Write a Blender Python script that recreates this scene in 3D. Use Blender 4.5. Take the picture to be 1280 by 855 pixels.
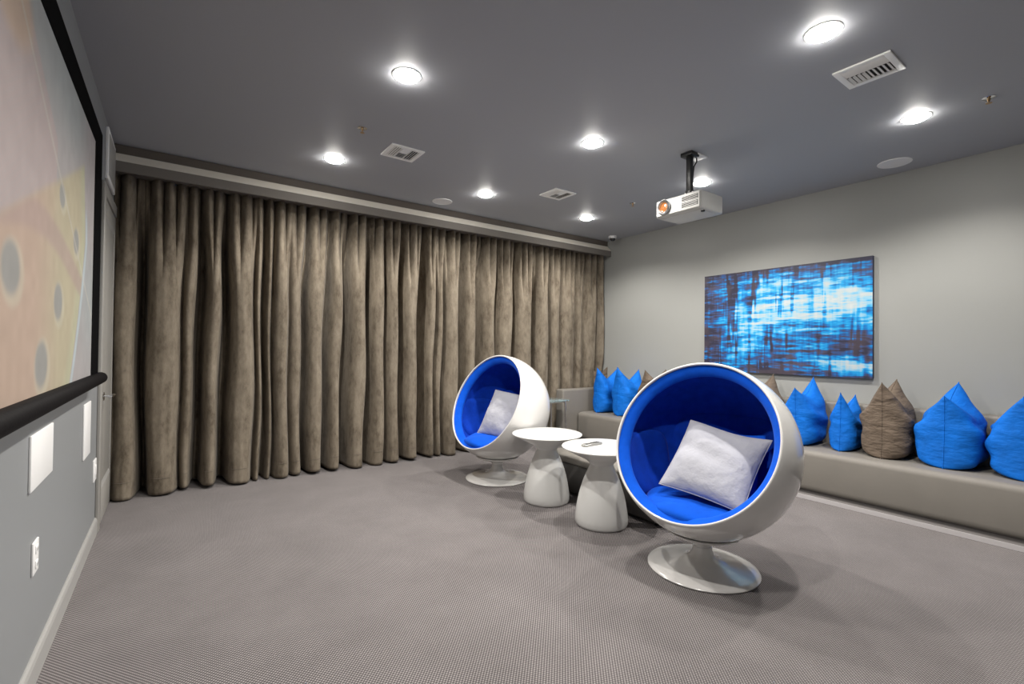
import bpy, bmesh, math, random
import numpy as np
from mathutils import Matrix, Vector

random.seed(7)
rng = np.random.default_rng(11)
scene = bpy.context.scene
C = scene.collection
for o in list(bpy.data.objects):
    bpy.data.objects.remove(o)

# ------------------------------------------------------------------ camera
cam_d = bpy.data.cameras.new('camera')
cam_d.sensor_fit = 'HORIZONTAL'
cam_d.sensor_width = 36.0
cam_d.lens = 591.13 * 36.0 / 1280.0
cam_d.clip_start = 0.02
cam = bpy.data.objects.new('camera', cam_d)
C.objects.link(cam)
FW = Vector((0.58109, 0.81375, 0.01199))
RT = Vector((0.81369, -0.58120, 0.01086))
UP = Vector((-0.01580, -0.00345, 0.99987))
cam.matrix_world = Matrix(((RT.x, UP.x, -FW.x, 0.0), (RT.y, UP.y, -FW.y, 0.0),
                           (RT.z, UP.z, -FW.z, 1.3608), (0, 0, 0, 1)))
scene.camera = cam

# ------------------------------------------------------------------ world, exposure
w = bpy.data.worlds.new('world')
scene.world = w
w.use_nodes = True
w.node_tree.nodes['Background'].inputs[0].default_value = (0.5, 0.52, 0.56, 1)
w.node_tree.nodes['Background'].inputs[1].default_value = 0.02
scene.view_settings.view_transform = 'Standard'
scene.view_settings.look = 'None'
scene.view_settings.gamma = 1.0
scene.view_settings.use_curve_mapping = False
scene.view_settings.exposure = 0.18

LAMP_W = 105.0          # each ceiling downlight
LENS_E = 110.0

# room, metres
XL, XR, YF, YB, HC = -0.444, 5.537, -1.5, 5.75, 3.05


# ------------------------------------------------------------------ materials
def mat(name, col, rough=0.6, metal=0.0, spec=0.5, coat=0.0, sheen=0.0, mottle=None, bump=None,
        emit=None, trans=0.0, ior=1.45, grad=None):
    m = bpy.data.materials.new(name)
    m.use_nodes = True
    nt = m.node_tree
    b = nt.nodes['Principled BSDF']
    b.inputs['Base Color'].default_value = (*col, 1)
    b.inputs['Roughness'].default_value = rough
    b.inputs['Metallic'].default_value = metal
    b.inputs['Specular IOR Level'].default_value = spec
    b.inputs['Coat Weight'].default_value = coat
    b.inputs['Coat Roughness'].default_value = 0.06
    b.inputs['Sheen Weight'].default_value = sheen
    b.inputs['Sheen Roughness'].default_value = 0.4
    b.inputs['Transmission Weight'].default_value = trans
    b.inputs['IOR'].default_value = ior
    tc = nt.nodes.new('ShaderNodeTexCoord')
    if mottle:                       # (scale, contrast, (sx,sy,sz))
        mp = nt.nodes.new('ShaderNodeMapping')
        mp.inputs['Scale'].default_value = mottle[2]
        n = nt.nodes.new('ShaderNodeTexNoise')
        n.inputs['Scale'].default_value = mottle[0]
        n.inputs['Detail'].default_value = 5
        n.inputs['Roughness'].default_value = 0.6
        r = nt.nodes.new('ShaderNodeMapRange')
        r.inputs['From Min'].default_value = 0.3
        r.inputs['From Max'].default_value = 0.7
        r.inputs['To Min'].default_value = 1 - mottle[1]
        r.inputs['To Max'].default_value = 1 + mottle[1]
        mx = nt.nodes.new('ShaderNodeVectorMath')
        mx.operation = 'SCALE'
        mx.inputs[0].default_value = col
        nt.links.new(tc.outputs['Object'], mp.inputs[0])
        nt.links.new(mp.outputs[0], n.inputs['Vector'])
        nt.links.new(n.outputs['Fac'], r.inputs[0])
        nt.links.new(r.outputs[0], mx.inputs['Scale'])
        nt.links.new(mx.outputs[0], b.inputs['Base Color'])
    if bump:                         # (scale, strength, distance, (sx,sy,sz))
        mp = nt.nodes.new('ShaderNodeMapping')
        mp.inputs['Scale'].default_value = bump[3]
        n = nt.nodes.new('ShaderNodeTexNoise')
        n.inputs['Scale'].default_value = bump[0]
        n.inputs['Detail'].default_value = 4
        bp = nt.nodes.new('ShaderNodeBump')
        bp.inputs['Strength'].default_value = bump[1]
        bp.inputs['Distance'].default_value = bump[2]
        nt.links.new(tc.outputs['Object'], mp.inputs[0])
        nt.links.new(mp.outputs[0], n.inputs['Vector'])
        nt.links.new(n.outputs['Fac'], bp.inputs['Height'])
        nt.links.new(bp.outputs[0], b.inputs['Normal'])
    if emit:
        b.inputs['Emission Color'].default_value = (*emit[0], 1)
        b.inputs['Emission Strength'].default_value = emit[1]
    return m


I3 = (1, 1, 1)
M = {}
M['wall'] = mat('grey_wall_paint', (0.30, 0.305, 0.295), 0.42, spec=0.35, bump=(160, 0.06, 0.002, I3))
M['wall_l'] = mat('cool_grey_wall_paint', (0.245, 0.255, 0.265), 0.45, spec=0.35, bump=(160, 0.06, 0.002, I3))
M['ceil'] = mat('dark_grey_ceiling_paint', (0.375, 0.385, 0.415), 0.55, spec=0.3, bump=(120, 0.08, 0.002, I3))
M['trim'] = mat('pale_grey_trim_paint', (0.36, 0.355, 0.345), 0.4)
M['door'] = mat('door_paint', (0.33, 0.32, 0.30), 0.42)
M['white_pl'] = mat('white_plastic', (0.80, 0.80, 0.80), 0.45)
M['gloss'] = mat('white_gloss_fibreglass', (0.64, 0.63, 0.62), 0.18, coat=0.6)
M['table'] = mat('white_satin_fibreglass', (0.68, 0.68, 0.67), 0.28, coat=0.3)
M['liner'] = mat('royal_blue_wool', (0.003, 0.042, 0.40), 0.9, spec=0.15, sheen=0.05, mottle=(14, 0.15, I3), bump=(220, 0.25, 0.002, I3))
M['pad'] = mat('royal_blue_padding', (0.003, 0.085, 0.58), 0.9, spec=0.15, sheen=0.05, mottle=(10, 0.12, I3), bump=(30, 0.3, 0.006, I3))
M['blue'] = mat('bright_blue_cotton', (0.0, 0.125, 0.54), 0.75, spec=0.3, sheen=0.0, mottle=(5, 0.2, I3), bump=(6, 0.6, 0.03, (1, 1, 2.2)))
M['taupe'] = mat('taupe_cotton', (0.130, 0.100, 0.077), 0.8, spec=0.2, sheen=0.0, mottle=(5, 0.2, I3), bump=(6, 0.8, 0.04, (1, 1, 2.4)))
M['white_c'] = mat('pale_grey_white_cotton', (0.43, 0.435, 0.485), 0.8, spec=0.2, mottle=(4, 0.06, I3), bump=(6, 0.7, 0.035, (1, 1.6, 1)))
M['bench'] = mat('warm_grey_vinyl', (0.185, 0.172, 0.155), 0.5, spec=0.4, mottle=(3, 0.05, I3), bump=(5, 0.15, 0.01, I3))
M['strip'] = mat('pale_strip', (0.46, 0.44, 0.45), 0.5)
M['ledge'] = mat('grey_ledge', (0.15, 0.14, 0.138), 0.6)
M['black'] = mat('black_felt', (0.004, 0.004, 0.0045), 0.9, spec=0.03)
M['bar'] = mat('black_bar', (0.004, 0.0035, 0.0045), 0.6, spec=0.10, bump=(40, 0.3, 0.003, I3))
M['bmetal'] = mat('black_metal', (0.012, 0.012, 0.013), 0.35, spec=0.5)
M['chrome'] = mat('chrome', (0.75, 0.75, 0.76), 0.14, metal=1.0)
M['steel'] = mat('brushed_steel', (0.55, 0.55, 0.56), 0.3, metal=1.0)
M['val_d'] = mat('taupe_board_shaded', (0.115, 0.098, 0.085), 0.85)  # taupe darkened for the shade above the downlight cutoff; also used on the track
M['val_l'] = mat('cream_board', (0.88, 0.83, 0.74), 0.6)
M['val_m'] = mat('taupe_board', (0.165, 0.15, 0.135), 0.8)
M['lens'] = mat('lit_lens', (0.9, 0.9, 0.88), 0.5, emit=((1.0, 0.965, 0.90), LENS_E))
M['grille'] = mat('white_grille', (0.75, 0.75, 0.76), 0.6)
M['ventw'] = mat('white_enamel', (0.85, 0.85, 0.84), 0.4)
M['void'] = mat('dark_duct', (0.03, 0.03, 0.03), 0.9)
M['brass'] = mat('sprinkler_brass', (0.45, 0.30, 0.16), 0.3, metal=1.0)
M['amber'] = mat('amber_lens_glow', (0.12, 0.035, 0.008), 0.15, coat=1.0, emit=((1.0, 0.40, 0.12), 0.5))
M['pvoid'] = mat('projector_grille_dark', (0.004, 0.004, 0.004), 0.9, spec=0.05)
M['projw'] = mat('projector_white', (0.46, 0.46, 0.45), 0.45)
M['smoke'] = mat('dark_dome', (0.015, 0.015, 0.016), 0.08, coat=1.0)
M['glass'] = mat('pale_blue_glass', (0.72, 0.88, 0.93), 0.03, trans=0.85, ior=1.45)
M['rem'] = mat('remote_silver', (0.35, 0.35, 0.34), 0.35, metal=0.6)
M['remd'] = mat('remote_dark', (0.05, 0.05, 0.05), 0.4)
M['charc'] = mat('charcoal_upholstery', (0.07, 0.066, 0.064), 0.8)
M['hem'] = mat('hem_thread', (0.13, 0.11, 0.09), 0.9)


def velvet():
    m = mat('taupe_velvet', (0.20, 0.17, 0.14), 0.9, spec=0.1, sheen=0.08)
    nt = m.node_tree
    b = nt.nodes['Principled BSDF']
    tc = nt.nodes.new('ShaderNodeTexCoord')
    def noise(sc, scale, det):
        mp = nt.nodes.new('ShaderNodeMapping')
        mp.inputs['Scale'].default_value = sc
        n = nt.nodes.new('ShaderNodeTexNoise')
        n.inputs['Scale'].default_value = scale
        n.inputs['Detail'].default_value = det
        n.inputs['Roughness'].default_value = 0.68
        nt.links.new(tc.outputs['Object'], mp.inputs[0])
        nt.links.new(mp.outputs[0], n.inputs['Vector'])
        return n
    n1 = noise((1.6, 1.6, 0.6), 5.5, 7)
    n2 = noise((1, 1, 0.5), 30, 4)
    ad = nt.nodes.new('ShaderNodeMath'); ad.operation = 'MULTIPLY_ADD'
    ad.inputs[1].default_value = 0.35
    nt.links.new(n2.outputs['Fac'], ad.inputs[0]); nt.links.new(n1.outputs['Fac'], ad.inputs[2])
    r = nt.nodes.new('ShaderNodeValToRGB')
    e = r.color_ramp.elements
    e[0].position = 0.45; e[0].color = (0.085, 0.068, 0.050, 1)
    e[1].position = 0.95; e[1].color = (0.27, 0.232, 0.182, 1)
    k = e.new(0.66); k.color = (0.175, 0.147, 0.113, 1)
    nt.links.new(ad.outputs[0], r.inputs[0])
    nt.links.new(r.outputs[0], b.inputs['Base Color'])
    bp = nt.nodes.new('ShaderNodeBump')
    bp.inputs['Strength'].default_value = 0.35
    bp.inputs['Distance'].default_value = 0.01
    nt.links.new(n1.outputs['Fac'], bp.inputs['Height'])
    nt.links.new(bp.outputs[0], b.inputs['Normal'])
    return m


def carpet():
    m = mat('woven_carpet', (0.2, 0.19, 0.19), 0.95, spec=0.1, sheen=0.1)
    nt = m.node_tree
    b = nt.nodes['Principled BSDF']
    L = nt.links.new
    tc = nt.nodes.new('ShaderNodeTexCoord')
    mp = nt.nodes.new('ShaderNodeMapping')
    mp.inputs['Rotation'].default_value = (0, 0, math.radians(3))
    sx = nt.nodes.new('ShaderNodeSeparateXYZ')
    L(tc.outputs['Object'], mp.inputs[0]); L(mp.outputs[0], sx.inputs[0])
    def sn(sock, period):
        a = nt.nodes.new('ShaderNodeMath'); a.operation = 'MULTIPLY'
        a.inputs[1].default_value = 2 * math.pi / period
        s = nt.nodes.new('ShaderNodeMath'); s.operation = 'SINE'
        L(sock, a.inputs[0]); L(a.outputs[0], s.inputs[0])
        return s.outputs[0]
    pr = nt.nodes.new('ShaderNodeMath'); pr.operation = 'MULTIPLY'
    L(sn(sx.outputs[0], 0.0145), pr.inputs[0]); L(sn(sx.outputs[1], 0.018), pr.inputs[1])
    mr = nt.nodes.new('ShaderNodeMapRange')
    mr.inputs['From Min'].default_value = -0.25
    mr.inputs['From Max'].default_value = 0.75
    L(pr.outputs[0], mr.inputs[0])
    ns = nt.nodes.new('ShaderNodeTexNoise')
    ns.inputs['Scale'].default_value = 2.2; ns.inputs['Detail'].default_value = 6
    ns.inputs['Roughness'].default_value = 0.65
    L(tc.outputs['Object'], ns.inputs['Vector'])
    nf = nt.nodes.new('ShaderNodeTexNoise')
    nf.inputs['Scale'].default_value = 90; nf.inputs['Detail'].default_value = 2
    L(tc.outputs['Object'], nf.inputs['Vector'])
    r = nt.nodes.new('ShaderNodeMix'); r.data_type = 'RGBA'
    r.inputs[6].default_value = (0.085, 0.077, 0.079, 1)
    r.inputs[7].default_value = (0.325, 0.30, 0.298, 1)
    L(mr.outputs[0], r.inputs[0])
    m1 = nt.nodes.new('ShaderNodeMapRange')
    m1.inputs['From Min'].default_value = 0.3; m1.inputs['From Max'].default_value = 0.7
    m1.inputs['To Min'].default_value = 0.90; m1.inputs['To Max'].default_value = 1.10
    L(ns.outputs['Fac'], m1.inputs[0])
    m2 = nt.nodes.new('ShaderNodeMapRange')
    m2.inputs['To Min'].default_value = 0.85; m2.inputs['To Max'].default_value = 1.15
    L(nf.outputs['Fac'], m2.inputs[0])
    mm = nt.nodes.new('ShaderNodeMath'); mm.operation = 'MULTIPLY'
    L(m1.outputs[0], mm.inputs[0]); L(m2.outputs[0], mm.inputs[1])
    sc = nt.nodes.new('ShaderNodeVectorMath'); sc.operation = 'SCALE'
    L(r.outputs[2], sc.inputs[0]); L(mm.outputs[0], sc.inputs['Scale'])
    L(sc.outputs[0], b.inputs['Base Color'])
    bp = nt.nodes.new('ShaderNodeBump')
    bp.inputs['Strength'].default_value = 0.5; bp.inputs['Distance'].default_value = 0.004
    L(mr.outputs[0], bp.inputs['Height']); L(bp.outputs[0], b.inputs['Normal'])
    return m


def painted(name, rough, emit=0.0):
    """picture material: colours come from the mesh's own 'paint' attribute"""
    m = mat(name, (0.5, 0.5, 0.5), rough)
    nt = m.node_tree
    a = nt.nodes.new('ShaderNodeVertexColor'); a.layer_name = 'paint'
    b = nt.nodes['Principled BSDF']
    nt.links.new(a.outputs[0], b.inputs['Base Color'])
    if emit:
        nt.links.new(a.outputs[0], b.inputs['Emission Color'])
        b.inputs['Emission Strength'].default_value = emit
    return m


M['velvet'] = velvet()
M['carpet'] = carpet()
M['canvas'] = painted('canvas_paint', 0.45)
M['screen'] = painted('projected_picture', 0.8, 0.10)


# ------------------------------------------------------------------ geometry helpers
def thing(name, label, cat, loc=(0, 0, 0), rz=0.0, group=None):
    o = bpy.data.objects.new(name, None)
    C.objects.link(o)
    o.empty_display_size = 0.1
    o.location = loc
    o.rotation_euler = (0, 0, rz)
    return tag(o, label, cat, group)


def tag(o, label, cat, group=None):
    o['label'] = label
    o['category'] = cat
    if group:
        o['group'] = group
    return o


def link(name, me, material, parent=None, smooth=False, auto=None):
    o = bpy.data.objects.new(name, me)
    C.objects.link(o)
    if material is not None:
        me.materials.clear()
        me.materials.append(material)
    if smooth:
        me.polygons.foreach_set('use_smooth', [True] * len(me.polygons))
        if auto is not None:
            me.set_sharp_from_angle(angle=math.radians(auto))
    if parent:
        o.parent = parent
    return o


def bm_obj(name, bm, material, parent=None, smooth=False, auto=None):
    bmesh.ops.recalc_face_normals(bm, faces=bm.faces[:])
    me = bpy.data.meshes.new(name)
    bm.to_mesh(me)
    bm.free()
    return link(name, me, material, parent, smooth, auto)


def add_box(bm, x0, x1, y0, y1, z0, z1, bevel=0.0, seg=2):
    vs = [bm.verts.new((x, y, z)) for x in (x0, x1) for y in (y0, y1) for z in (z0, z1)]
    idx = [(0, 1, 3, 2), (4, 6, 7, 5), (0, 4, 5, 1), (2, 3, 7, 6), (0, 2, 6, 4), (1, 5, 7, 3)]
    fs = [bm.faces.new([vs[i] for i in f]) for f in idx]
    if bevel:
        es = list({e for f in fs for e in f.edges})
        bmesh.ops.bevel(bm, geom=es, offset=bevel, segments=seg, profile=0.5, affect='EDGES')


def box(name, x0, x1, y0, y1, z0, z1, material, parent=None, bevel=0.0, seg=2):
    bm = bmesh.new()
    add_box(bm, x0, x1, y0, y1, z0, z1, bevel, seg)
    return bm_obj(name, bm, material, parent, smooth=bevel > 0, auto=50 if bevel else None)


def cbox(name, c, s, material, parent=None, bevel=0.0, seg=2):
    return box(name, c[0] - s[0] / 2, c[0] + s[0] / 2, c[1] - s[1] / 2, c[1] + s[1] / 2,
               c[2] - s[2] / 2, c[2] + s[2] / 2, material, parent, bevel, seg)


def lathe(name, prof, material, parent=None, n=64, mtx=None, closed=False, auto=40):
    """revolve (r, z) points about Z"""
    vs, fs, rows = [], [], []
    for r, z in prof:
        if r < 1e-6:
            rows.append([len(vs)])
            vs.append((0, 0, z))
        else:
            rows.append(list(range(len(vs), len(vs) + n)))
            for k in range(n):
                a = 2 * math.pi * k / n
                vs.append((r * math.cos(a), r * math.sin(a), z))
    pairs = list(zip(rows[:-1], rows[1:])) + ([(rows[-1], rows[0])] if closed else [])
    for A, B in pairs:
        if len(A) == 1 and len(B) == 1:
            continue
        for k in range(n):
            k2 = (k + 1) % n
            if len(A) == 1:
                fs.append((A[0], B[k2], B[k]))
            elif len(B) == 1:
                fs.append((A[k], A[k2], B[0]))
            else:
                fs.append((A[k], A[k2], B[k2], B[k]))
    me = bpy.data.meshes.new(name)
    me.from_pydata(vs, [], fs)
    if mtx is not None:
        me.transform(mtx)
    bm = bmesh.new()
    bm.from_mesh(me)
    bmesh.ops.recalc_face_normals(bm, faces=bm.faces[:])
    bm.to_mesh(me)
    bm.free()
    return link(name, me, material, parent, True, auto)


def tube(name, pts, rad, material, parent=None, n=8, closed=False):
    pts = [Vector(p) for p in pts]
    vs, fs = [], []
    N = len(pts)
    prev = None
    for i, p in enumerate(pts):
        a = pts[(i - 1) % N] if (closed or i > 0) else pts[i]
        b = pts[(i + 1) % N] if (closed or i < N - 1) else pts[i]
        d = (b - a).normalized()
        if prev is None:
            u = d.cross(Vector((0, 0, 1)))
            if u.length < 1e-3:
                u = d.cross(Vector((1, 0, 0)))
        else:
            u = prev - d * prev.dot(d)
        u.normalize()
        prev = u
        v = d.cross(u)
        for k in range(n):
            t = 2 * math.pi * k / n
            vs.append(tuple(p + (u * math.cos(t) + v * math.sin(t)) * rad))
    for i in range(N if closed else N - 1):
        j = (i + 1) % N
        for k in range(n):
            k2 = (k + 1) % n
            fs.append((i * n + k, i * n + k2, j * n + k2, j * n + k))
    if not closed:
        fs.append(tuple(range(n))[::-1])
        fs.append(tuple((N - 1) * n + k for k in range(n)))
    me = bpy.data.meshes.new(name)
    me.from_pydata(vs, [], fs)
    return link(name, me, material, parent, True, 60)


def grid_mesh(name, P):
    """P: (rows, cols, 3) array -> mesh of quads"""
    R, K, _ = P.shape
    me = bpy.data.meshes.new(name)
    i = np.arange(R * K).reshape(R, K)
    f = np.stack([i[:-1, :-1], i[:-1, 1:], i[1:, 1:], i[1:, :-1]], -1).reshape(-1, 4)
    me.vertices.add(R * K)
    me.vertices.foreach_set('co', P.reshape(-1).astype(np.float32))
    me.loops.add(f.size)
    me.loops.foreach_set('vertex_index', f.reshape(-1).astype(np.int32))
    me.polygons.add(len(f))
    me.polygons.foreach_set('loop_start', (np.arange(len(f)) * 4).astype(np.int32))
    me.polygons.foreach_set('loop_total', np.full(len(f), 4, np.int32))
    me.update(calc_edges=True)
    me.validate()
    return me


def paint_attr(me, col):
    at = me.color_attributes.new('paint', 'FLOAT_COLOR', 'POINT')
    c4 = np.concatenate([col, np.ones((*col.shape[:-1], 1))], -1)
    at.data.foreach_set('color', c4.reshape(-1).astype(np.float32))


def vnoise(u, v, fx, fy, seed):
    """smooth value noise of frequency fx, fy"""
    g = np.random.default_rng(seed).random((int(fy) + 3, int(fx) + 3))
    X, Y = u * fx, v * fy
    ix, iy = np.floor(X).astype(int), np.floor(Y).astype(int)
    a, b = X - ix, Y - iy
    a = a * a * (3 - 2 * a)
    b = b * b * (3 - 2 * b)
    ix = np.clip(ix, 0, g.shape[1] - 2)
    iy = np.clip(iy, 0, g.shape[0] - 2)
    return ((g[iy, ix] * (1 - a) + g[iy, ix + 1] * a) * (1 - b)
            + (g[iy + 1, ix] * (1 - a) + g[iy + 1, ix + 1] * a) * b)


def sstep(e0, e1, x):
    t = np.clip((x - e0) / (e1 - e0), 0, 1)
    return t * t * (3 - 2 * t)


def struct(o):
    o['kind'] = 'structure'
    return o


# ------------------------------------------------------------------ the room
struct(box('floor', XL - .12, XR + .12, YF - .12, YB + .12, -.1, 0, M['carpet']))
struct(box('ceiling', XL - .12, XR + .12, YF - .12, YB + .12, HC, HC + .12, M['ceil']))
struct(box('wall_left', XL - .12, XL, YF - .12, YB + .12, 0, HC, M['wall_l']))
struct(box('wall_right', XR, XR + .12, YF - .12, YB + .12, 0, HC, M['wall']))
struct(box('wall_back', XL, XR, YB, YB + .12, 0, HC, M['wall']))
struct(box('wall_front', XL, XR, YF - .12, YF, 0, HC, M['wall']))


def baseboard(name, y0, y1):
    bm = bmesh.new()
    prof = [(0, 0), (.016, 0), (.016, .088), (.012, .104), (.005, .112), (0, .112)]
    a = [bm.verts.new((XL + p, y0, z)) for p, z in prof]
    b = [bm.verts.new((XL + p, y1, z)) for p, z in prof]
    for i in range(len(prof)):
        j = (i + 1) % len(prof)
        bm.faces.new((a[i], a[j], b[j], b[i]))
    bm.faces.new(a[::-1])
    bm.faces.new(b)
    return struct(bm_obj(name, bm, M['trim']))


baseboard('baseboard_left', YF, 4.50)

# ---- door in the left wall, next to the curtain
D0, D1, DT = 4.58, 5.40, 2.44
door = bpy.data.objects.new('door_1', None)
C.objects.link(door)
door.location = (XL, D0, 0)
struct(door)
door['label'] = 'grey panelled door with lever handle between the projection screen and the curtain'


def dpart(name, y0, y1, z0, z1, x1, m, bev=.003):
    return box(name, 0.0, x1, y0 - D0, y1 - D0, z0, z1, m, door, bev)


dpart('casing', 4.49, D0 - .003, 0, DT + .1, .022, M['door'], .005)
dpart('casing', D1 + .003, D1 + .09, 0, DT + .1, .022, M['door'], .005)
dpart('casing', D0 - .003, D1 + .003, DT + .01, DT + .1, .022, M['door'], .005)
dpart('stile', D0, D0 + .11, .01, DT, .014, M['door'])
dpart('stile', D1 - .11, D1, .01, DT, .014, M['door'])
dpart('rail', D0 + .11, D1 - .11, .01, .27, .014, M['door'])
dpart('rail', D0 + .11, D1 - .11, DT - .12, DT, .014, M['door'])
dpart('panel', D0 + .11, D1 - .11, .27, DT - .12, .004, M['door'], .001)


def bevel_strip(y0, y1, z, up):
    bm = bmesh.new()
    pts = [(.002, z), (.014, z), (.004, z + up)]
    a = [bm.verts.new((p, y0 - D0, q)) for p, q in pts]
    b = [bm.verts.new((p, y1 - D0, q)) for p, q in pts]
    for i in range(3):
        j = (i + 1) % 3
        bm.faces.new((a[i], a[j], b[j], b[i]))
    bm.faces.new(a[::-1]); bm.faces.new(b)
    bm_obj('moulding', bm, M['trim'], door)


bevel_strip(D0 + .11, D1 - .11, .27, .03)
bevel_strip(D0 + .11, D1 - .11, DT - .12, -.03)
hd = lathe('handle', [(0, 0), (.034, 0), (.034, .008), (.028, .012), (.011, .014), (.011, .056), (0, .056)], M['chrome'],
           door, 20, Matrix.Translation((.014, .065, 0.965)) @ Matrix.Rotation(math.pi / 2, 4, 'Y'))
tube('lever', [(.064, .06, .965), (.072, .075, .965), (.074, .10, .965), (.070, .20, .963)], .0095, M['chrome'], hd)
for hz in (2.17, 1.35, .3):
    h = box('hinge', .004, .026, D1 - D0 - .012, D1 - D0 + .012, hz - .05, hz + .05, M['steel'], door, .002)

# white framed panel above the door
pn = thing('wall_panel', 'white framed rectangular panel on the wall above the door', 'panel', (XL, 4.9, 2.6))
box('frame', 0, .02, -.25, .25, 0, .39, M['white_pl'], pn, .004)
box('face', .019, .024, -.21, .21, .04, .35, M['trim'], pn, .002)

# wall plates under the screen
p = thing('wall_plate', 'wide blank white plate on the left wall above the power outlet', 'wall plate', (XL, 2.73, .785))
box('cover', 0, .009, -.20, .20, 0, .218, M['white_pl'], p, .003)
p = thing('wall_plate', 'taller blank white plate on the wall between screen and door', 'wall plate', (XL, 3.98, .645))
box('cover', 0, .009, -.135, .135, 0, .34, M['white_pl'], p, .003)
p = thing('light_switch', 'small white switch plate low beside the door casing', 'switch', (XL, 4.38, .40))
box('plate', 0, .010, -.06, .06, 0, .15, M['white_pl'], p, .003)
box('rocker', .009, .015, -.017, .017, .04, .11, M['white_pl'], p, .002)
p = thing('power_outlet', 'white duplex power outlet low on the left wall', 'outlet', (XL, 2.65, .44))
box('plate', 0, .008, -.045, .045, 0, .13, M['white_pl'], p, .003)
for zz in (.035, .095):
    s_ = box('socket', .007, .012, -.018, .018, zz - .016, zz + .016, M['white_pl'], p, .003)
    for dy in (-.007, .007):
        box('slot', .0115, .0125, dy - .0015, dy + .0015, zz - .006, zz + .006, M['void'], s_)

# ------------------------------------------------------------------ projection screen
SX, S0, S1, Z0, Z1 = -0.394, 1.30, 3.95, 1.105, 2.68
scr = thing('projection_screen', 'large black bordered projection screen showing a faded pastel picture on the wall',
            'projection screen', (SX, (S0 + S1) / 2, Z0))
SO = Vector((SX, (S0 + S1) / 2, Z0))


def spart(name, x0, x1, y0, y1, z0, z1, m, bev=0.0):
    return box(name, x0 - SO.x, x1 - SO.x, y0 - SO.y, y1 - SO.y, z0 - SO.z, z1 - SO.z, m, scr, bev)


PB = dict(y0=S0 + .2, y1=3.66, z0=1.16, z1=Z1 - .14)
spart('backing', XL + .004, SX - .004, S0 + .03, S1 - .03, Z0 + .03, Z1 - .03, M['black'])
spart('border', SX - .004, SX + .004, S0, PB['y0'], Z0 + .03, Z1, M['black'])
spart('border', SX - .004, SX + .004, PB['y1'], S1, Z0 + .03, Z1, M['black'])
spart('border', SX - .004, SX + .004, PB['y0'], PB['y1'], PB['z1'], Z1, M['black'])
for nm, ya, yb in (('weight_bar', S0 - .01, S1 + .05),):
    bar = tube(nm, [(.012, ya - SO.y, .035), (.012, yb - SO.y, .035)], .036, M['bar'], scr, 20)
    tube('end_cap', [(.012, yb - SO.y, .035), (.012, yb - SO.y + .006, .035)], .034, M['trim'], bar, 20)
ny, nz = 300, 170
yy, zz = np.meshgrid(np.linspace(PB['y0'], PB['y1'], ny), np.linspace(PB['z0'], PB['z1'], nz))
Pt = np.stack([np.full_like(yy, .001), yy - SO.y, zz - SO.z], -1)
me = grid_mesh('picture', Pt)


def mixc(a, b, t):
    return a * (1 - t[..., None]) + np.array(b) * t[..., None]


def ell(cy, cz, ry, rz, soft=.15, rot=0):
    dy, dz = yy - cy, zz - cz
    c_, s_ = math.cos(rot), math.sin(rot)
    d = np.sqrt(((dy * c_ + dz * s_) / ry) ** 2 + ((-dy * s_ + dz * c_) / rz) ** 2)
    return 1 - sstep(1 - soft, 1 + soft, d)


uu, vv = (yy - PB['y0']) / (PB['y1'] - PB['y0']), (zz - PB['z0']) / (PB['z1'] - PB['z0'])
col = np.zeros((*yy.shape, 3)) + np.array((.36, .385, .39))
col = mixc(col, (.42, .36, .36), sstep(.1, .9, vnoise(uu, vv, 3, 3, 3)) * .7)
panel = sstep(0, .03, 2.62 - yy - .25 * (2.2 - zz) ** 2) * sstep(0, .03, zz - 1.70 - .1 * (yy - 1.9)) * sstep(0, .03, 2.52 - .55 * (yy - 1.85) - zz + .08)
lines = .5 + .5 * np.sin(zz * 2 * math.pi / .028) * np.cos(yy * 2 * math.pi / .05)
col = mixc(col, (.47, .36, .35), panel * (.55 + .35 * lines))
edge = 3.42 - .30 * (2.05 - zz) - .45 * np.clip(2.0 - zz, 0, 2) ** 2 * .55 - .5 * np.clip(zz - 1.9, 0, 1)
body = sstep(0, .04, edge - yy) * sstep(0, .05, 2.15 - .4 * (2.9 - yy) - zz)
col = mixc(col, (.50, .43, .25), body * .8)
col = mixc(col, (.50, .35, .27), body * sstep(.1, .7, 2.9 - yy) * .9)
col = mixc(col, (.46, .50, .33), body * sstep(0, .16, yy - edge + .22) * .5)
col = mixc(col, (.45, .55, .60), (1 - sstep(.01, .045, np.abs(yy - edge - .03))) * sstep(0, .1, 2.1 - zz) * .8)
arc = np.abs(zz - (1.70 + .10 * np.sin((yy - 1.7) * 2.4)))
col = mixc(col, (.42, .30, .27), (1 - sstep(.03, .075, arc)) * body * .7)
for cy, cz, ry, rz in ((2.68, 1.53, .085, .075), (2.40, 1.28, .10, .085), (3.08, 1.85, .075, .06), (1.98, 1.58, .10, .08), (2.72, 1.98, .06, .05)):
    col = mixc(col, (.56, .52, .40), ell(cy + .02, cz - .012, ry * 1.3, rz * 1.3) * .5)
    col = mixc(col, (.28, .285, .28), ell(cy, cz, ry, rz, .25) * .9)
col = mixc(col, (.55, .38, .25), ell(1.95, 2.38, .22, .13, .3) * .7)
col = mixc(col, (.55, .52, .45), (1 - sstep(.004, .02, np.abs(zz - 2.50 + .55 * (yy - 1.85)))) * .5)
col *= (.95 + .1 * vnoise(uu, vv, 40, 24, 5))[..., None]
grey = col.mean(-1, keepdims=True)
col = (grey + (col - grey) * .85) * .66
paint_attr(me, col)
link('picture', me, M['screen'], scr)

# ------------------------------------------------------------------ valance and curtains
val = thing('valance', 'long taupe and cream box valance above the curtain', 'valance', ((XL + XR) / 2, 5.15, 2.80))


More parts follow.
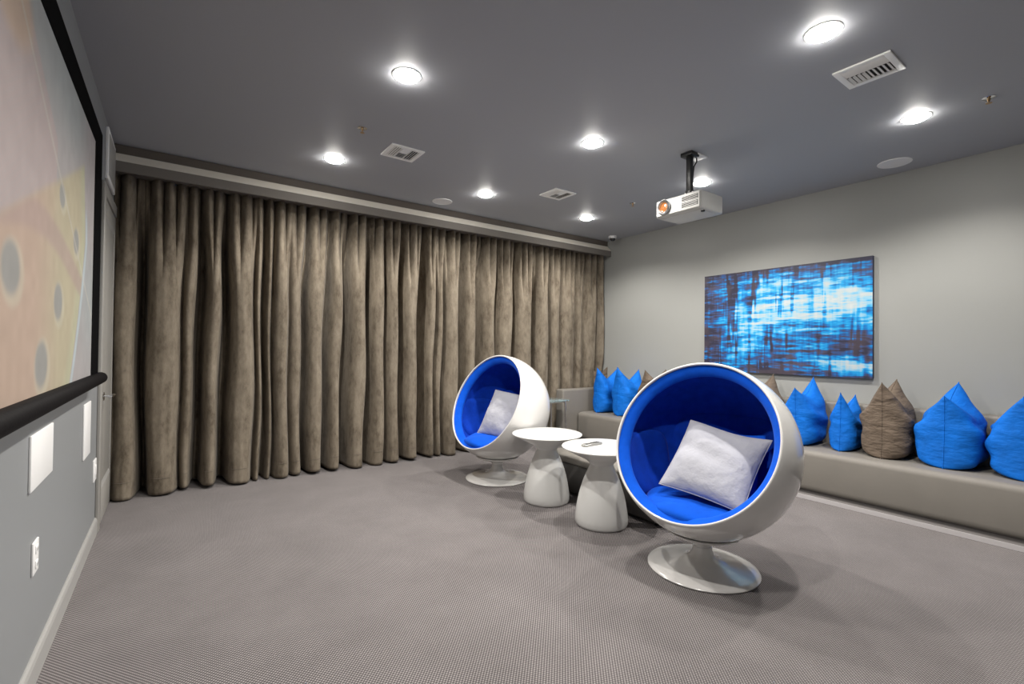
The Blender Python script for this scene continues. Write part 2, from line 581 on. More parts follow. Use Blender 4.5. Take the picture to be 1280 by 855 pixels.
def vband(name, pts, m):
    bm = bmesh.new()
    x0, x1 = -(XR - XL) / 2 + .004, (XR - XL) / 2 - .004
    a = [bm.verts.new((x0, y - 5.15, z - 2.80)) for y, z in pts]
    b = [bm.verts.new((x1, y - 5.15, z - 2.80)) for y, z in pts]
    k = len(pts)
    for i in range(k):
        j = (i + 1) % k
        bm.faces.new((a[i], a[j], b[j], b[i]))
    bm.faces.new(a[::-1]); bm.faces.new(b)
    return bm_obj(name, bm, m, val)


vband('upper_band', [(5.185, 2.97), (5.185, 3.046), (5.21, 3.046), (5.21, 2.97)], M['val_d'])
vband('cream_strip', [(5.105, 2.885), (5.185, 2.97), (5.21, 2.97), (5.21, 2.885)], M['val_l'])
vband('lower_band', [(5.11, 2.80), (5.11, 2.885), (5.135, 2.885), (5.135, 2.80)], M['val_m'])
vband('track', [(5.26, 2.83), (5.26, 2.86), (5.36, 2.86), (5.36, 2.83)], M['val_d'])

ridges = [(-.435, -.275, 1.0), (-.192, .051, 1.0), (.063, .154, .5), (.241, .35, .8), (.441, .645, 1.0), (.659, .716, .6), (.759, .809, .55),
          (.831, .972, .9), (.98, 1.103, .75), (1.158, 1.319, .95), (1.376, 1.503, .9), (1.598, 1.767, 1.0), (1.84, 1.99, .9), (2.018, 2.164, .95),
          (2.244, 2.407, 1.0), (2.533, 2.63, .85), (2.652, 2.74, .7), (2.773, 2.955, 1.0), (3.084, 3.216, .85), (3.364, 3.529, .95),
          (3.607, 3.807, 1.0), (3.889, 4.142, 1.0), (4.244, 4.453, .95), (4.514, 4.685, .9), (4.716, 4.975, 1.0), (5.008, 5.143, .8),
          (5.177, 5.403, .95), (5.43, 5.53, 1.0)]
YFRONT, DEPTH = 5.265, 0.23
cx, cd = [], []
for i, (a, b, s) in enumerate(ridges):
    wd = b - a
    cx += [a + .02 * wd, a + .22 * wd, a + .5 * wd, a + .8 * wd, b - .02 * wd]
    f = (1 - s) * .6
    cd += [f + .36, f + .08, f, f + .06, f + .40]
    if i + 1 < len(ridges):
        g = ridges[i + 1][0] - b
        dp = min(1.5, .75 + g * 10)
        cx += [b + .25 * g, b + .75 * g]
        cd += [dp, dp]
cx, cd = np.array(cx), np.array(cd)
order = np.argsort(cx)
cx, cd = cx[order], cd[order]
fx = np.arange(-.6, 5.7, .002)
fd = np.interp(fx, cx, cd)
kern = np.exp(-.5 * (np.arange(-14, 15) * .002 / .0085) ** 2)
fd = np.convolve(np.pad(fd, 14, mode='edge'), kern / kern.sum(), mode='valid')


def curtain(name, x0, x1, label):
    n = int((x1 - x0) * 230) + 8
    xs = np.linspace(x0, x1, n)
    zs = np.concatenate([np.linspace(.022, .10, 4), np.linspace(.16, 2.85, 60)])
    X, Z = np.meshgrid(xs, zs)
    ph = 2 * math.pi * X / .104 + .8 * np.sin(X * 3.1) + .6 * np.sin(X * 7.7)
    sway = .012 * np.sin(Z * 1.7 + X * 5) * (1 - sstep(1.8, 2.8, Z)) + .008 * np.sin(Z * 4.1 + X * 11)
    low = np.interp(X + sway, fx, fd)
    top = .04 + .55 * (1 - np.abs(np.sin(ph / 2)) ** .7) * 1.25
    wt = sstep(1.9, 2.78, Z)
    d = low * (1 - wt) + (top * .75 + low * .25) * wt
    flare = 1 + .10 * (1 - sstep(0, 1.2, Z))
    Y = YFRONT + DEPTH * d * flare - .02 * (1 - sstep(0, .6, Z)) * (1 - low)
    # pulled slightly forward at the wall end, above the bench arm
    Y -= .05 * sstep(5.25, 5.48, X) * sstep(.85, 1.25, Z)
    hang = .012 * np.sin(X * 6) * (1 - sstep(.02, .2, Z))
    P = np.stack([X - (x0 + x1) / 2, Y - 5.30, Z + hang], -1)
    root = thing(name, label, 'curtain', ((x0 + x1) / 2, 5.30, 0.0))
    ob = link('drape', grid_mesh('drape', P[:, ::-1]), M['velvet'], root, True)
    so = ob.modifiers.new('thick', 'SOLIDIFY')
    so.thickness = .006
    so.offset = 0
    pts = [tuple(P[4, i] + np.array((0, -.0045, 0))) for i in range(0, n)]
    tube('hem_stitch', pts, .0022, M['hem'], root, 4)
    return root


curtain('curtain', XL + .006, -.232, 'narrow taupe velvet curtain panel hanging beside the door')
curtain('curtain', -.228, XR - .008, 'wide pleated taupe velvet curtain covering the wall behind the ball chairs')

# ------------------------------------------------------------------ ball chairs
R_, DD, ZC = .542, .189, .74


def patch(name, radius, az0, az1, el0, el1, T, material, parent, nu=28, nv=20, p=5):
    """upholstered pad lying on the inside of the ball, bulging inwards by T"""
    u, v = np.meshgrid(np.linspace(-1, 1, nu), np.linspace(-1, 1, nv))
    u = np.sign(u) * (1 - (1 - np.abs(u)) ** 1.5)
    v = np.sign(v) * (1 - (1 - np.abs(v)) ** 1.5)
    # rounded outline: squircle mapping
    uu_ = u * np.sqrt(np.clip(1 - .38 * v ** 4, 0, 1)) 
    vv_ = v * np.sqrt(np.clip(1 - .22 * u ** 4, 0, 1))
    az = math.radians((az0 + az1) / 2) + uu_ * math.radians((az1 - az0) / 2)
    el = math.radians((el0 + el1) / 2) + vv_ * math.radians((el1 - el0) / 2)
    th = T * ((1 - np.abs(u) ** p) * (1 - np.abs(v) ** p)) ** .5
    th *= 1 + .05 * np.sin(u * 6 + v * 3)
    r = radius + .004 - th
    P = np.stack([r * np.cos(el) * np.cos(az), r * np.cos(el) * np.sin(az), ZC + r * np.sin(el)], -1)
    return link(name, grid_mesh(name, P), material, parent, True)


def make_ball_chair(loc, az, el, label):
    t = thing('ball_chair', label, 'chair', (loc[0], loc[1], 0), az, 'white ball chairs with blue upholstery')
    A = Matrix.Translation((0, 0, ZC)) @ Matrix.Rotation(math.pi / 2 - el, 4, 'Y')
    th0 = math.acos(DD / R_)
    prof = []
    for k in range(49):
        a = math.pi - (math.pi - th0) * k / 48
        prof.append((R_ * math.sin(a), R_ * math.cos(a)))
    prof[0] = (0, -R_)
    lip = []
    ri, ro = R_ - .016, R_
    cr, cz = (R_ - .008) * math.sin(th0), (R_ - .008) * math.cos(th0)
    for k in range(1, 8):
        b = -math.pi * k / 8
        # half-round lip between outer and inner surface
        nx, nz = math.sin(th0), math.cos(th0)
        tx, tz = -math.cos(th0), math.sin(th0)
        lip.append((cr + .008 * (nx * math.cos(b) - tx * math.sin(b)), cz + .008 * (nz * math.cos(b) - tz * math.sin(b))))
    inner = []
    for k in range(25):
        a = th0 + (math.pi - th0) * k / 24
        inner.append((ri * math.sin(a), ri * math.cos(a)))
    inner[-1] = (0, -ri)
    lathe('shell', prof + lip + inner, M['gloss'], t, 96, A, auto=60)
    # padded roll just inside the rim
    pr = []
    for k in range(15):
        q = k / 14
        a = th0 + .016 + .185 * q
        rr = R_ - .018 - .066 * math.sin(math.pi * q) ** .5
        pr.append((rr * math.sin(a), rr * math.cos(a)))
    rim = lathe('padded_rim', pr, M['pad'], t, 96, A, auto=180)
    pr = []
    a0 = th0 + .185
    for k in range(30):
        a = a0 + (math.pi - a0) * k / 29
        rr = R_ - .040 if k else R_ - .03
        pr.append((rr * math.sin(a), rr * math.cos(a)))
    pr[-1] = (0, -(R_ - .04))
    lathe('liner', pr, M['liner'], t, 72, A, auto=180)
    IR = R_ - .04
    patch('back_pad', IR, 180 - 50, 180 + 50, -52, 20, .055, M['liner'], t)
    patch('side_pad', IR, 180 - 112, 180 - 54, -46, 5, .05, M['liner'], t)
    patch('side_pad', IR, 180 + 54, 180 + 112, -46, 5, .05, M['liner'], t)
    # round seat cushion, puffed
    n, nr = 56, 14
    vs, fs = [], []
    rs = [0.0] + [.345 * (k / nr) ** .8 for k in range(1, nr + 1)]
    topz = lambda r, a: .385 + .070 * max(0, 1 - (r / .35) ** 4) ** .5 + .007 * math.sin(5 * a + 9 * r) * (r / .33)
    for r in rs[1:]:
        for k in range(n):
            a = 2 * math.pi * k / n
            q = r * (1 + .012 * math.sin(7 * a))
            vs.append((.01 + q * math.cos(a), q * math.sin(a), topz(r, a)))
    for r, z in ((.345, .378), (.328, .365), (.30, .345), (.2, .288)):
        for k in range(n):
            a = 2 * math.pi * k / n
            vs.append((r * math.cos(a), r * math.sin(a), z))
    rows = len(vs) // n
    for i in range(rows - 1):
        for k in range(n):
            k2 = (k + 1) % n
            fs.append((i * n + k, i * n + k2, (i + 1) * n + k2, (i + 1) * n + k))
    vs.append((.01, 0, .456)); c0 = len(vs) - 1
    for k in range(n):
        fs.append((c0, (k + 1) % n, k))
    me = bpy.data.meshes.new('seat_cushion')
    me.from_pydata(vs, [], fs)
    bm = bmesh.new(); bm.from_mesh(me)
    bmesh.ops.recalc_face_normals(bm, faces=bm.faces[:]); bm.to_mesh(me); bm.free()
    link('seat_cushion', me, M['pad'], t, True)
    # trumpet pedestal with a dish carrying the ball
    lathe('pedestal', [(0, 0), (.318, 0), (.326, .004), (.328, .010), (.322, .017), (.29, .024), (.22, .033), (.15, .045), (.10, .062),
                       (.072, .085), (.06, .112), (.056, .138), (.056, .1385)], M['gloss'], t, 72)
    lathe('swivel_collar', [(.056, .138), (.0545, .139), (.0545, .144), (.056, .145)], M['steel'], t, 40)
    lathe('support_dish', [(.056, .145), (.06, .160), (.08, .178), (.13, .195), (.19, .214), (.222, .231), (.226, .237), (.218, .240),
                           (.15, .213), (.05, .200), (0, .198)], M['gloss'], t, 72)
    return t


AZ1, AZ2 = math.radians(187), math.radians(185.3)
make_ball_chair((2.705, 1.718), AZ1, math.radians(26.2),
                'white ball chair with blue lining beside the table that holds the remote')
make_ball_chair((2.762, 4.105), AZ2, math.radians(23.4),
                'white ball chair with blue lining standing next to the curtain')

# ------------------------------------------------------------------ mushroom tables
def make_table(loc, label):
    t = thing('side_table', label, 'table', (*loc, 0), 0, 'white mushroom tables between the ball chairs')
    lathe('table_top', [(0, .602), (.302, .602), (.309, .599), (.311, .594), (.307, .588), (.285, .578), (.235, .553), (.18, .527),
                        (.125, .500), (.098, .478), (.090, .462)], M['table'], t, 80)
    lathe('pedestal', [(.090, .462), (.095, .445), (.108, .415), (.124, .38), (.140, .34), (.158, .285), (.174, .23), (.187, .17),
                       (.197, .11), (.203, .06), (.203, .022), (.197, .006), (.188, 0), (0, 0)], M['table'], t, 80)
    return t


make_table((2.728, 2.599), 'white mushroom table with a remote control on its top')
make_table((2.725, 3.262), 'white mushroom table with an empty top next to the ball chair by the curtain')

rem = thing('remote_control', 'small silver and dark remote control lying on the white table', 'remote', (2.675, 2.655, .6022), math.radians(3))
bd = box('body', -.10, .10, -.024, .024, 0, .018, M['rem'], rem, .006, 3)
box('keypad', -.085, -.02, -.019, .019, .0175, .0195, M['remd'], rem, .0008)
for i in range(5):
    for j in range(3):
        cbox('button', (.0 + i * .017, -.012 + j * .012, .0195), (.010, .007, .004), M['remd'], rem, .001, 1)

# ------------------------------------------------------------------ low bench behind the tables
ob = thing('ottoman_bench', 'low grey upholstered bench on the floor behind the two white tables', 'bench', (3.27, 2.93, 0))
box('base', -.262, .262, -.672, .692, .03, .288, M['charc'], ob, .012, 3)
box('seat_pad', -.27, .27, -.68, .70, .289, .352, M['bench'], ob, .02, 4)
for sx_ in (-.2, .2):
    for sy in (-.6, .62):
        lathe('foot', [(0, 0), (.022, 0), (.026, .04), (0, .04)], M['bmetal'], ob, 16, Matrix.Translation((sx_, sy, 0)))

# ------------------------------------------------------------------ long wall bench
be = thing('wall_bench', 'long warm grey upholstered bench running along the wall under the painting', 'bench', (4.76, 1.9, 0))
bx = lambda n_, x0, x1, y0, y1, z0, z1, m, b=0.0, s=3: box(n_, x0 - 4.76, x1 - 4.76, y0 - 1.9, y1 - 1.9, z0, z1, m, be, b, s)
bx('seat', 4.79, 5.405, -1.3, 5.069, .064, .44, M['bench'], .055, 6)
bx('backrest', 5.407, XR - .006, -1.3, 5.069, .064, .852, M['bench'], .03, 4)
bx('armrest', 4.53, XR - .006, 5.072, 5.235, .042, .768, M['bench'], .025, 5)
bx('plinth', 4.742, XR - .006, -1.3, 5.235, 0, .04, M['ledge'])
bx('recess', 4.845, XR - .02, -1.25, 5.06, .04, .066, M['ledge'])
bx('kick_strip', 4.735, 4.742, -1.3, 5.235, .002, .04, M['strip'])

# ------------------------------------------------------------------ pillows
def pillow_rings(w, hf, hb, t, chop, seed, n=30, boxy=True, pinch=.06, ears=.0):
    """closed plump pillow; u runs along local X (front -1, back +1), v upwards, thickness along Y"""
    r = np.random.default_rng(seed)
    k = np.linspace(-1, 1, n)
    k = np.sign(k) * (1 - (1 - np.abs(k)) ** 1.35)
    u, v = np.meshgrid(k, k)
    if boxy:
        pv = np.where(v > .15, np.clip(1 - (v - .12) / .88, 0, 1) ** .64, np.clip(1 - ((.12 - v) / 1.12) ** 9, 0, 1) ** .36)
        pu = np.clip(1 - np.abs(u) ** 4.5, 0, 1) ** .42
    else:
        pv = np.clip(1 - np.abs(v) ** 2.2, 0, 1) ** .62
        pu = np.clip(1 - np.abs(u) ** 2.2, 0, 1) ** .62
    q1, q2, q3 = r.random(3) * 6
    wr = 1 + .07 * np.sin(3.1 * u + 7 * v + q1) * (1 - v * v) + .05 * np.sin(11 * v + 2 * u + q2) * (1 - u * u)
    th = t / 2 * pu * pv * wr
    x = w / 2 * u * (1 - pinch * (1 - v * v) * u * u)
    if boxy:
        x = x * (1 - .10 * np.clip(v, 0, 1) * (1 - np.abs(u)))
    hu = hf + (hb - hf) * (u + 1) / 2
    s = (v + 1) / 2
    z = s * hu - chop * (1 - np.abs(u) ** 1.25) * s ** 2.2
    if not boxy:
        z += pinch * hf * .5 * (1 - u * u) * (np.where(v < 0, 1, -1)) * v * v
    bow = .012 * np.sin(q3 + 3 * u) * s
    F = np.stack([x, -th + bow, z], -1)
    B = np.stack([x, th + bow, z], -1)
    return F, B


def pillow(name, label, w, hf, hb, t, chop, seed, material, loc, rz=0.0, group=None, mtx=None, boxy=True, pinch=.06, seam=True, cat='pillow'):
    F, B = pillow_rings(w, hf, hb, t, chop, seed, boxy=boxy, pinch=pinch)
    root = thing(name, label, cat, loc, rz, group)
    if mtx is not None:
        root.matrix_world = mtx
    bm = bmesh.new()
    n = F.shape[0]
    vf = [[bm.verts.new(F[i, j]) for j in range(n)] for i in range(n)]
    vb = [[vf[i][j] if i in (0, n - 1) or j in (0, n - 1) else bm.verts.new(B[i, j]) for j in range(n)] for i in range(n)]
    for i in range(n - 1):
        for j in range(n - 1):
            bm.faces.new((vf[i][j], vf[i][j + 1], vf[i + 1][j + 1], vf[i + 1][j]))
            bm.faces.new((vb[i][j], vb[i + 1][j], vb[i + 1][j + 1], vb[i][j + 1]))
    bm_obj('cover', bm, material, root, True)
    if seam:
        loop = [F[0, j] for j in range(n)] + [F[i, n - 1] for i in range(1, n)] + [F[n - 1, j] for j in range(n - 2, -1, -1)] + [F[i, 0] for i in range(n - 2, 0, -1)]
        tube('seam', [tuple(p_) for p_ in loop], .0035, material, root, 5, True)
    return root


SEAT = .442
GP = 'pillows standing along the wall bench'
#        label, x front, x back, y, z tip front, z tip back, thickness, chop, material, rz deg
for i, (lab, xa, xb, y, zf, zb, t, ch, m, rz) in enumerate([
    ('bright blue pillow standing at the corner end of the bench by the armrest', 4.95, 5.40, 4.83, 1.085, 1.08, .28, .17, 'blue', 0),
    ('bright blue pillow with two peaked corners between another blue one and a taupe one', 4.95, 5.40, 4.43, 1.11, 1.07, .34, .17, 'blue', 0),
    ('taupe pillow leaning against the blue pair at the curtain end of the bench', 4.95, 5.39, 3.98, 1.09, 1.09, .36, .15, 'taupe', 0),
    ('taupe pillow mostly hidden behind the ball chair beside the remote table', 5.00, 5.39, 2.58, 1.06, 1.10, .32, .15, 'taupe', 0),
    ('blue pillow right behind the ball chair, between a taupe tip and a small blue pillow', 4.93, 5.40, 2.16, 1.00, 1.09, .31, .13, 'blue', 3),
    ('small slim blue pillow squeezed beside the plump taupe pillow with two peaks', 4.98, 5.38, 1.80, .98, .94, .22, .15, 'blue', 2),
    ('plump wrinkled taupe pillow with two peaks standing between blue pillows', 4.95, 5.40, 1.475, 1.095, 1.11, .36, .16, 'taupe', 2),
    ('large plump blue pillow with a centre seam beside the wrinkled taupe pillow', 4.95, 5.40, 1.065, 1.015, 1.11, .41, .13, 'blue', 0),
    ('large blue pillow farthest along the bench from the armrest', 4.95, 5.40, .615, 1.05, 1.10, .43, .13, 'blue', 0),
]):
    pillow('pillow', lab, xb - xa, zf - SEAT, zb - SEAT, t, ch, 20 + i, M[m], ((xa + xb) / 2, y, SEAT), math.radians(rz), GP)
pillow('pillow', 'dark taupe pillow tucked in the bench corner behind the blue pillow, only its tip showing',
       .30, .60, .64, .06, .10, 60, M['taupe'], (5.24, 5.035, SEAT), math.radians(0), GP)


def basis(cols, origin, drop):
    """columns: width, height, normal; pillow local X=width, Z=height, Y=-normal"""
    W_, H_, N_ = (Vector(c).normalized() for c in cols)
    o_ = Vector(origin) - H_ * drop
    Y_ = H_.cross(W_)
    return Matrix(((W_.x, Y_.x, H_.x, o_.x), (W_.y, Y_.y, H_.y, o_.y), (W_.z, Y_.z, H_.z, o_.z), (0, 0, 0, 1)))


PS = .505
pillow('throw_pillow', 'pale grey white pillow lying in the ball chair beside the remote table', PS, PS, PS, .20, 0, 41, M['white_c'], (0, 0, 0),
       mtx=basis([(.153, -.981, -.123), (.694, .018, .72), (-.704, -.196, .683)], (2.711 - .0, 1.714 - .07, .741 - .075), PS / 2),
       group='white pillows in the ball chairs', boxy=False, pinch=.05)
pillow('throw_pillow', 'pale grey white pillow propped in the ball chair next to the curtain', PS, PS, PS, .18, 0, 42, M['white_c'], (0, 0, 0),
       mtx=basis([(.229, -.97, -.076), (.455, .038, .89), (-.86, -.238, .45)], (2.762 + .05, 4.105 - .03, .738 - .08), PS / 2),
       group='white pillows in the ball chairs', boxy=False, pinch=.05)
pillow('back_cushion', 'royal blue cushion behind the white pillow in the ball chair beside the remote table', .42, .42, .42, .10, 0, 43, M['pad'], (0, 0, 0),
       mtx=basis([(.20, -.97, .05), (.50, .05, .86), (-.86, -.2, .5)], (2.905, 1.67, .635), .21), boxy=False, pinch=.08, cat='cushion')

# ------------------------------------------------------------------ glass side table by the armrest
g = thing('glass_side_table', 'small glass topped side table with slim chrome legs beside the bench armrest', 'table', (4.19, 4.98, 0))
box('glass_top', -.21, .21, -.19, .19, .642, .66, M['glass'], g, .003)
for a_ in (-1, 1):
    for b_ in (-1, 1):
        tube('leg', [(a_ * .16, b_ * .145, .642), (a_ * .19, b_ * .17, 0)], .011, M['chrome'], g, 12)
for b_ in (-1, 1):
    tube('stretcher', [(-.16, b_ * .145, .63), (.16, b_ * .145, .63)], .008, M['chrome'], g, 10)

# ------------------------------------------------------------------ painting
PY0, PY1, PZ0, PZ1 = 1.695, 3.478, 1.10, 2.292
pt = thing('painting', 'large abstract blue and white canvas painting on the wall above the bench', 'painting', (XR, (PY0 + PY1) / 2, PZ0))
PW, PH = PY1 - PY0, PZ1 - PZ0
M['cedge'] = mat('dark_canvas_edge', (0.02, 0.025, 0.06), 0.6)
box('canvas', -.042, -.002, -PW / 2, PW / 2, 0, PH, M['cedge'], pt)
nu, nv = 520, 350
u, v = np.meshgrid(np.linspace(0, 1, nu), np.linspace(0, 1, nv))     # u: 0 far end (left in view) -> 1
P = np.stack([np.full_like(u, -.0425), PW / 2 - u * PW, v * PH], -1)
me = grid_mesh('paint_layer', P[:, ::-1])


def blob(cu, cv, ru, rv):
    return np.exp(-(((u - cu) / ru) ** 2 + ((v - cv) / rv) ** 2))


hs = .5 * vnoise(u, v, 9, 46, 1) + .3 * vnoise(u, v, 22, 90, 2) + .2 * vnoise(u, v, 50, 170, 3)
vs_ = .6 * vnoise(u, v, 60, 5, 4) + .4 * vnoise(u, v, 130, 9, 5)
vd = vnoise(u, v, 34, 3, 6)
val_ = .40 + .52 * blob(.55, .60, .42, .17) + .36 * blob(.85, .68, .25, .14) + .35 * blob(.30, .42, .17, .12) \
    + .50 * blob(.88, .10, .16, .06) + .25 * blob(.32, .20, .12, .08) + .25 * blob(.45, .85, .25, .08)
val_ -= .30 * blob(.02, .5, .10, .6) + .18 * blob(.05, .80, .25, .2) + .30 * blob(.97, .30, .14, .12) + .25 * blob(.04, .3, .15, .12) \
    + .38 * sstep(.92, 1.0, v) + .30 * blob(.50, .08, .16, .22) + .18 * (1 - sstep(0, .05, v))
val_ += (hs - .5) * 1.15
drip = sstep(.62, .85, vd) * (blob(.35, .85, .4, .4) + blob(.5, .1, .3, .3) + .3)
val_ -= .42 * drip * sstep(.30, .60, vs_) + .34 * (vs_ - .5)
val_ = np.clip(val_, 0, 1.25)
stops = [(0, (.022, .022, .045)), (.16, (.045, .05, .11)), (.30, (.010, .075, .26)), (.48, (.0, .20, .54)), (.64, (.015, .34, .66)),
         (.82, (.24, .48, .64)), (1.02, (.42, .49, .52)), (1.25, (.50, .53, .54))]
cl = np.stack([np.interp(val_, [s_[0] for s_ in stops], [s_[1][c_] for s_ in stops]) for c_ in range(3)], -1)
brown = np.clip(sstep(.55, .8, vnoise(u, v, 12, 14, 9)) * (1 - sstep(.2, .5, val_)), 0, 1)
cl = cl * (1 - .4 * brown[..., None]) + np.array((.085, .06, .065)) * .4 * brown[..., None]
paint_attr(me, cl[:, ::-1])
link('paint_layer', me, M['canvas'], pt)

# ------------------------------------------------------------------ ceiling fittings
lamps = [(1.153, 2.774), (1.153, 4.417), (2.771, 1.075), (2.771, 2.774), (2.771, 4.417), (4.318, 1.075), (4.318, 2.774), (4.318, 4.417),
         (1.153, 1.075)]
labels = {0: 'round downlight lit in the ceiling near the middle of the projection screen',
          1: 'round downlight lit in the ceiling before the curtain nearest the screen wall',
          2: 'round downlight lit in the ceiling beside the square air vent farthest from the curtain',
          3: 'round downlight lit in the ceiling at the room centre between three others and the projector',
          4: 'round downlight lit in the ceiling before the curtain between two ceiling vents',
          5: 'round downlight lit in the ceiling beside a round speaker, farthest along the painting wall',
          6: 'round downlight lit in the ceiling right behind the projector mount',
          8: 'round downlight lit in the ceiling by the screen end farthest from the door',
          7: 'round downlight lit in the ceiling near the corner dome camera'}
for i, (x, y) in enumerate(lamps):
    t = thing('downlight', labels[i], 'downlight', (x, y, HC), 0, 'recessed ceiling downlights')
    lathe('trim_ring', [(.079, -.001), (.080, -.004), (.084, -.004), (.090, -.002), (.091, .0), (.079, 0)], M['white_pl'], t, 40)
    lathe('lens', [(0, -.028), (.03, -.0265), (.055, -.021), (.071, -.012), (.078, -.002), (.078, 0), (0, 0)], M['lens'], t, 40)
    ld = bpy.data.lights.new('downlight_beam', 'SPOT')
    ld.energy = LAMP_W
    ld.color = (1.0, 0.955, 0.885)
    ld.spot_size = math.radians(150)
    ld.spot_blend = 0.55
    ld.shadow_soft_size = .03
    lo = bpy.data.objects.new('beam', ld)
    C.objects.link(lo)
    lo.parent = t
    lo.location = (0, 0, -.075)


def vent(x, y, sx_, sy_, label, half=False):
    t = thing('air_vent', label, 'vent', (x, y, HC), 0, 'ceiling air vents')
    box('backing', -sx_ / 2 + .03, sx_ / 2 - .03, -sy_ / 2 + .03, sy_ / 2 - .03, -.003, -.0005, M['void'], t)
    f = .036
    box('frame', -sx_ / 2, sx_ / 2, -sy_ / 2, -sy_ / 2 + f, -.012, 0, M['ventw'], t, .003)
    box('frame', -sx_ / 2, sx_ / 2, sy_ / 2 - f, sy_ / 2, -.012, 0, M['ventw'], t, .003)
    box('frame', -sx_ / 2, -sx_ / 2 + f, -sy_ / 2 + f, sy_ / 2 - f, -.012, 0, M['ventw'], t, .003)
    box('frame', sx_ / 2 - f, sx_ / 2, -sy_ / 2 + f, sy_ / 2 - f, -.012, 0, M['ventw'], t, .003)

    def slat(x0, x1, y0, y1, ax, tilt):
        bm = bmesh.new()
        L_ = (x1 - x0, y1 - y0)
        add_box(bm, -L_[0] / 2, L_[0] / 2, -L_[1] / 2, L_[1] / 2, -.001, .001)
        bmesh.ops.rotate(bm, verts=bm.verts[:], matrix=Matrix.Rotation(tilt, 3, ax))
        bmesh.ops.translate(bm, verts=bm.verts[:], vec=((x0 + x1) / 2, (y0 + y1) / 2, -.009))
        bm_obj('slat', bm, M['ventw'], t)
    ax0, ax1, ay0, ay1 = -sx_ / 2 + f, sx_ / 2 - f, -sy_ / 2 + f, sy_ / 2 - f
    if half:      # two banks: lengthwise louvres by one side, cross louvres by the other
        for k in range(4):
            xx = ax0 + .010 + k * .020
            slat(xx - .006, xx + .006, ay0, ay1, 'Y', .6)
        n_ = 9
        for k in range(n_):
            yy_ = ay0 + (k + .5) * (ay1 - ay0) / n_
            slat(ax0 + .088, ax1 - .004, yy_ - .008, yy_ + .008, 'X', .5 if k < 5 else -.5)
    else:         # four-way pattern
        q = (ax1 - ax0) / 3
        for k in range(4):
            xx = ax0 + (k + .5) * q / 4
            slat(xx - .0052, xx + .0052, ay0, ay1, 'Y', .55)
            slat(-xx - .0052, -xx + .0052, ay0, ay1, 'Y', -.55)
            yy_ = ay0 + .005 + (k + .5) * (ay1 - ay0) / 2 / 4.4
            slat(-q / 2 + .003, q / 2 - .003, yy_ - .0105, yy_ + .0105, 'X', -.25)
            slat(-q / 2 + .003, q / 2 - .003, -yy_ - .008, -yy_ + .008, 'X', .65)
        for xx in (-q / 2, q / 2):
            box('divider', xx - .002, xx + .002, ay0, ay1, -.012, -.002, M['ventw'], t)


vent(3.365, 1.06, .27, .29, 'white louvred air vent farthest from the curtain, between two downlights', True)
vent(1.592, 3.90, .295, .28, 'white four-way air vent near the curtain on the screen side')
vent(3.388, 3.915, .29, .285, 'white four-way air vent near the curtain on the projector side')

for x, y, r, lab in ((5.212, 1.447, .125, 'round flush ceiling speaker near the painting wall, farthest from the curtain'),
                     (2.504, 4.93, .115, 'round flush ceiling speaker close to the valance'),
                     (5.149, 3.747, .12, 'round flush ceiling speaker partly hidden under the projector')):
    t = thing('ceiling_speaker', lab, 'speaker', (x, y, HC), 0, 'ceiling speakers')
    lathe('rim', [(r - .008, 0), (r, 0), (r, -.004), (r - .003, -.007), (r - .008, -.006)], M['grille'], t, 40, closed=True)
    lathe('grille', [(0, -.0055), (r - .008, -.0045), (r - .008, 0), (0, 0)], M['grille'], t, 40)

for x, y, lab in ((1.16, 3.65, 'small chrome sprinkler head in the ceiling near the screen side vent'),
                  (4.361, .707, 'small chrome sprinkler head in the ceiling farthest from the curtain'),
                  (4.298, 3.64, 'tiny sprinkler head in the ceiling between projector and curtain')):
    t = thing('sprinkler_head', lab, 'sprinkler', (x, y, HC), 0, 'ceiling sprinkler heads')
    lathe('flange', [(0, 0), (.036, 0), (.036, -.003), (.026, -.007), (.012, -.008), (0, -.008)], M['chrome'], t, 28)
    lathe('nozzle', [(0, -.007), (.009, -.008), (.008, -.022), (.004, -.026), (.004, -.036), (0, -.036)], M['brass'], t, 16)
    lathe('deflector', [(0, -.036), (.017, -.037), (.017, -.0385), (0, -.0385)], M['brass'], t, 16)

t = thing('dome_camera', 'small white security camera with dark dome in the ceiling corner', 'camera', (5.335, 4.90, HC))
lathe('base', [(0, 0), (.062, 0), (.062, -.022), (.052, -.032), (.045, -.034), (0, -.034)], M['white_pl'], t, 36)
lathe('dome', [(.044, -.033), (.043, -.045), (.036, -.060), (.022, -.071), (0, -.075)], M['smoke'], t, 30)

# ------------------------------------------------------------------ projector
PX0, PX1, QY0, QY1, QZ0, QZ1 = 3.42, 3.74, 2.20, 2.64, 2.502, 2.655
mt = thing('projector', 'white projector hanging from a black ceiling pole', 'projector', (3.59, 2.42, 2.5))
mo = Vector((3.59, 2.42, 2.5))
pb = lambda n_, x0, x1, y0, y1, z0, z1, m, b=0.0, par=None, s=3: box(n_, x0 - mo.x, x1 - mo.x, y0 - mo.y, y1 - mo.y, z0 - mo.z, z1 - mo.z, m, par or mt, b, s)
pb('body', PX0, PX1, QY0, QY1, QZ0, QZ1, M['projw'], .02)
pb('bottom_plate', PX0 + .03, PX1 - .02, QY0 + .025, QY1 - .03, QZ0 - .004, QZ0 + .006, M['projw'], .003)
pb('front_panel', PX0 - .006, PX0 + .01, QY0 + .012, QY1 - .012, QZ0 + .012, QZ1 - .012, M['projw'], .004)
rotx = Matrix.Rotation(-math.pi / 2, 4, 'Y')
lc = (PX0 - .004 - mo.x, 2.545 - mo.y, 2.58 - mo.z)
lr = lathe('lens_ring', [(.040, 0), (.062, 0), (.062, .02), (.054, .028), (.044, .022), (.040, .006)], M['steel'], mt, 40, Matrix.Translation(lc) @ rotx)
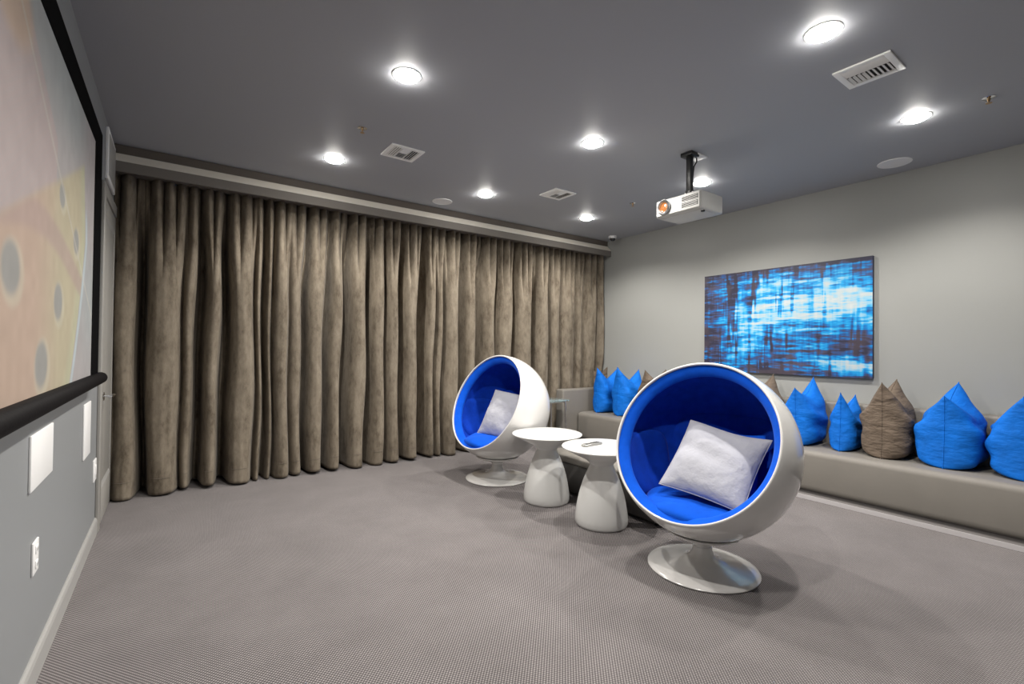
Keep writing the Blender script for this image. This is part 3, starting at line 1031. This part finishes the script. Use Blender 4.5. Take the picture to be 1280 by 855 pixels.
lathe('lens', [(0, .014), (.022, .012), (.042, .004), (.042, 0), (0, 0)], M['amber'], lr, 32, Matrix.Translation(lc) @ rotx)
for k, zc in enumerate((2.555, 2.605)):
    gv = pb('vent_opening', PX0 - .0075, PX0 - .004, 2.225, 2.375, zc - .019, zc + .019, M['pvoid'])
    for q in range(3):
        pb('louvre', PX0 - .011, PX0 - .006, 2.228, 2.372, zc - .0135 + q * .012 - .002, zc - .0135 + q * .012 + .002, M['projw'], 0, mt)
lathe('foot', [(0, -.012), (.014, -.012), (.016, -.008), (.014, 0), (0, 0)], M['bmetal'], mt, 20, Matrix.Translation((3.50 - mo.x, 2.235 - mo.y, QZ0 - mo.z)))
pb('focus_lever', PX0 + .02, PX0 + .05, 2.56, 2.60, QZ1 - .002, QZ1 + .008, M['projw'], .002)
pb('mount_bracket', 3.53, 3.66, 2.37, 2.48, QZ1 + .004, QZ1 + .012, M['bmetal'], .002)
for a_ in (-1, 1):
    pb('bracket_arm', 3.575, 3.605, 2.42 + a_ * .035 - .006, 2.42 + a_ * .035 + .006, QZ1 + .008, QZ1 + .06, M['steel'], .002)
    tube('bracket_leg', [(a_ * .05, -.04, QZ1 + .006 - mo.z), (a_ * .11, -.12, QZ1 - .004 - mo.z)], .008, M['bmetal'], mt)
    tube('bracket_leg', [(a_ * .05, .04, QZ1 + .006 - mo.z), (a_ * .11, .12, QZ1 - .004 - mo.z)], .008, M['bmetal'], mt)
pb('swivel_block', 3.565, 3.615, 2.395, 2.445, QZ1 + .03, QZ1 + .075, M['bmetal'], .004)
pb('pole', 3.568, 3.612, 2.398, 2.442, QZ1 + .06, 3.02, M['bmetal'], .004)
pb('ceiling_plate', 3.535, 3.645, 2.365, 2.475, 3.018, 3.049, M['bmetal'], .003)
pb('junction_plate', 3.62, 3.76, 2.36, 2.48, 3.036, 3.049, M['white_pl'], .003)
tube('cable', [(.10, 0, .545), (.10, 0, .50), (.06, 0, .45), (.035, 0, .30), (.035, 0, .22)], .006, M['bmetal'], mt)
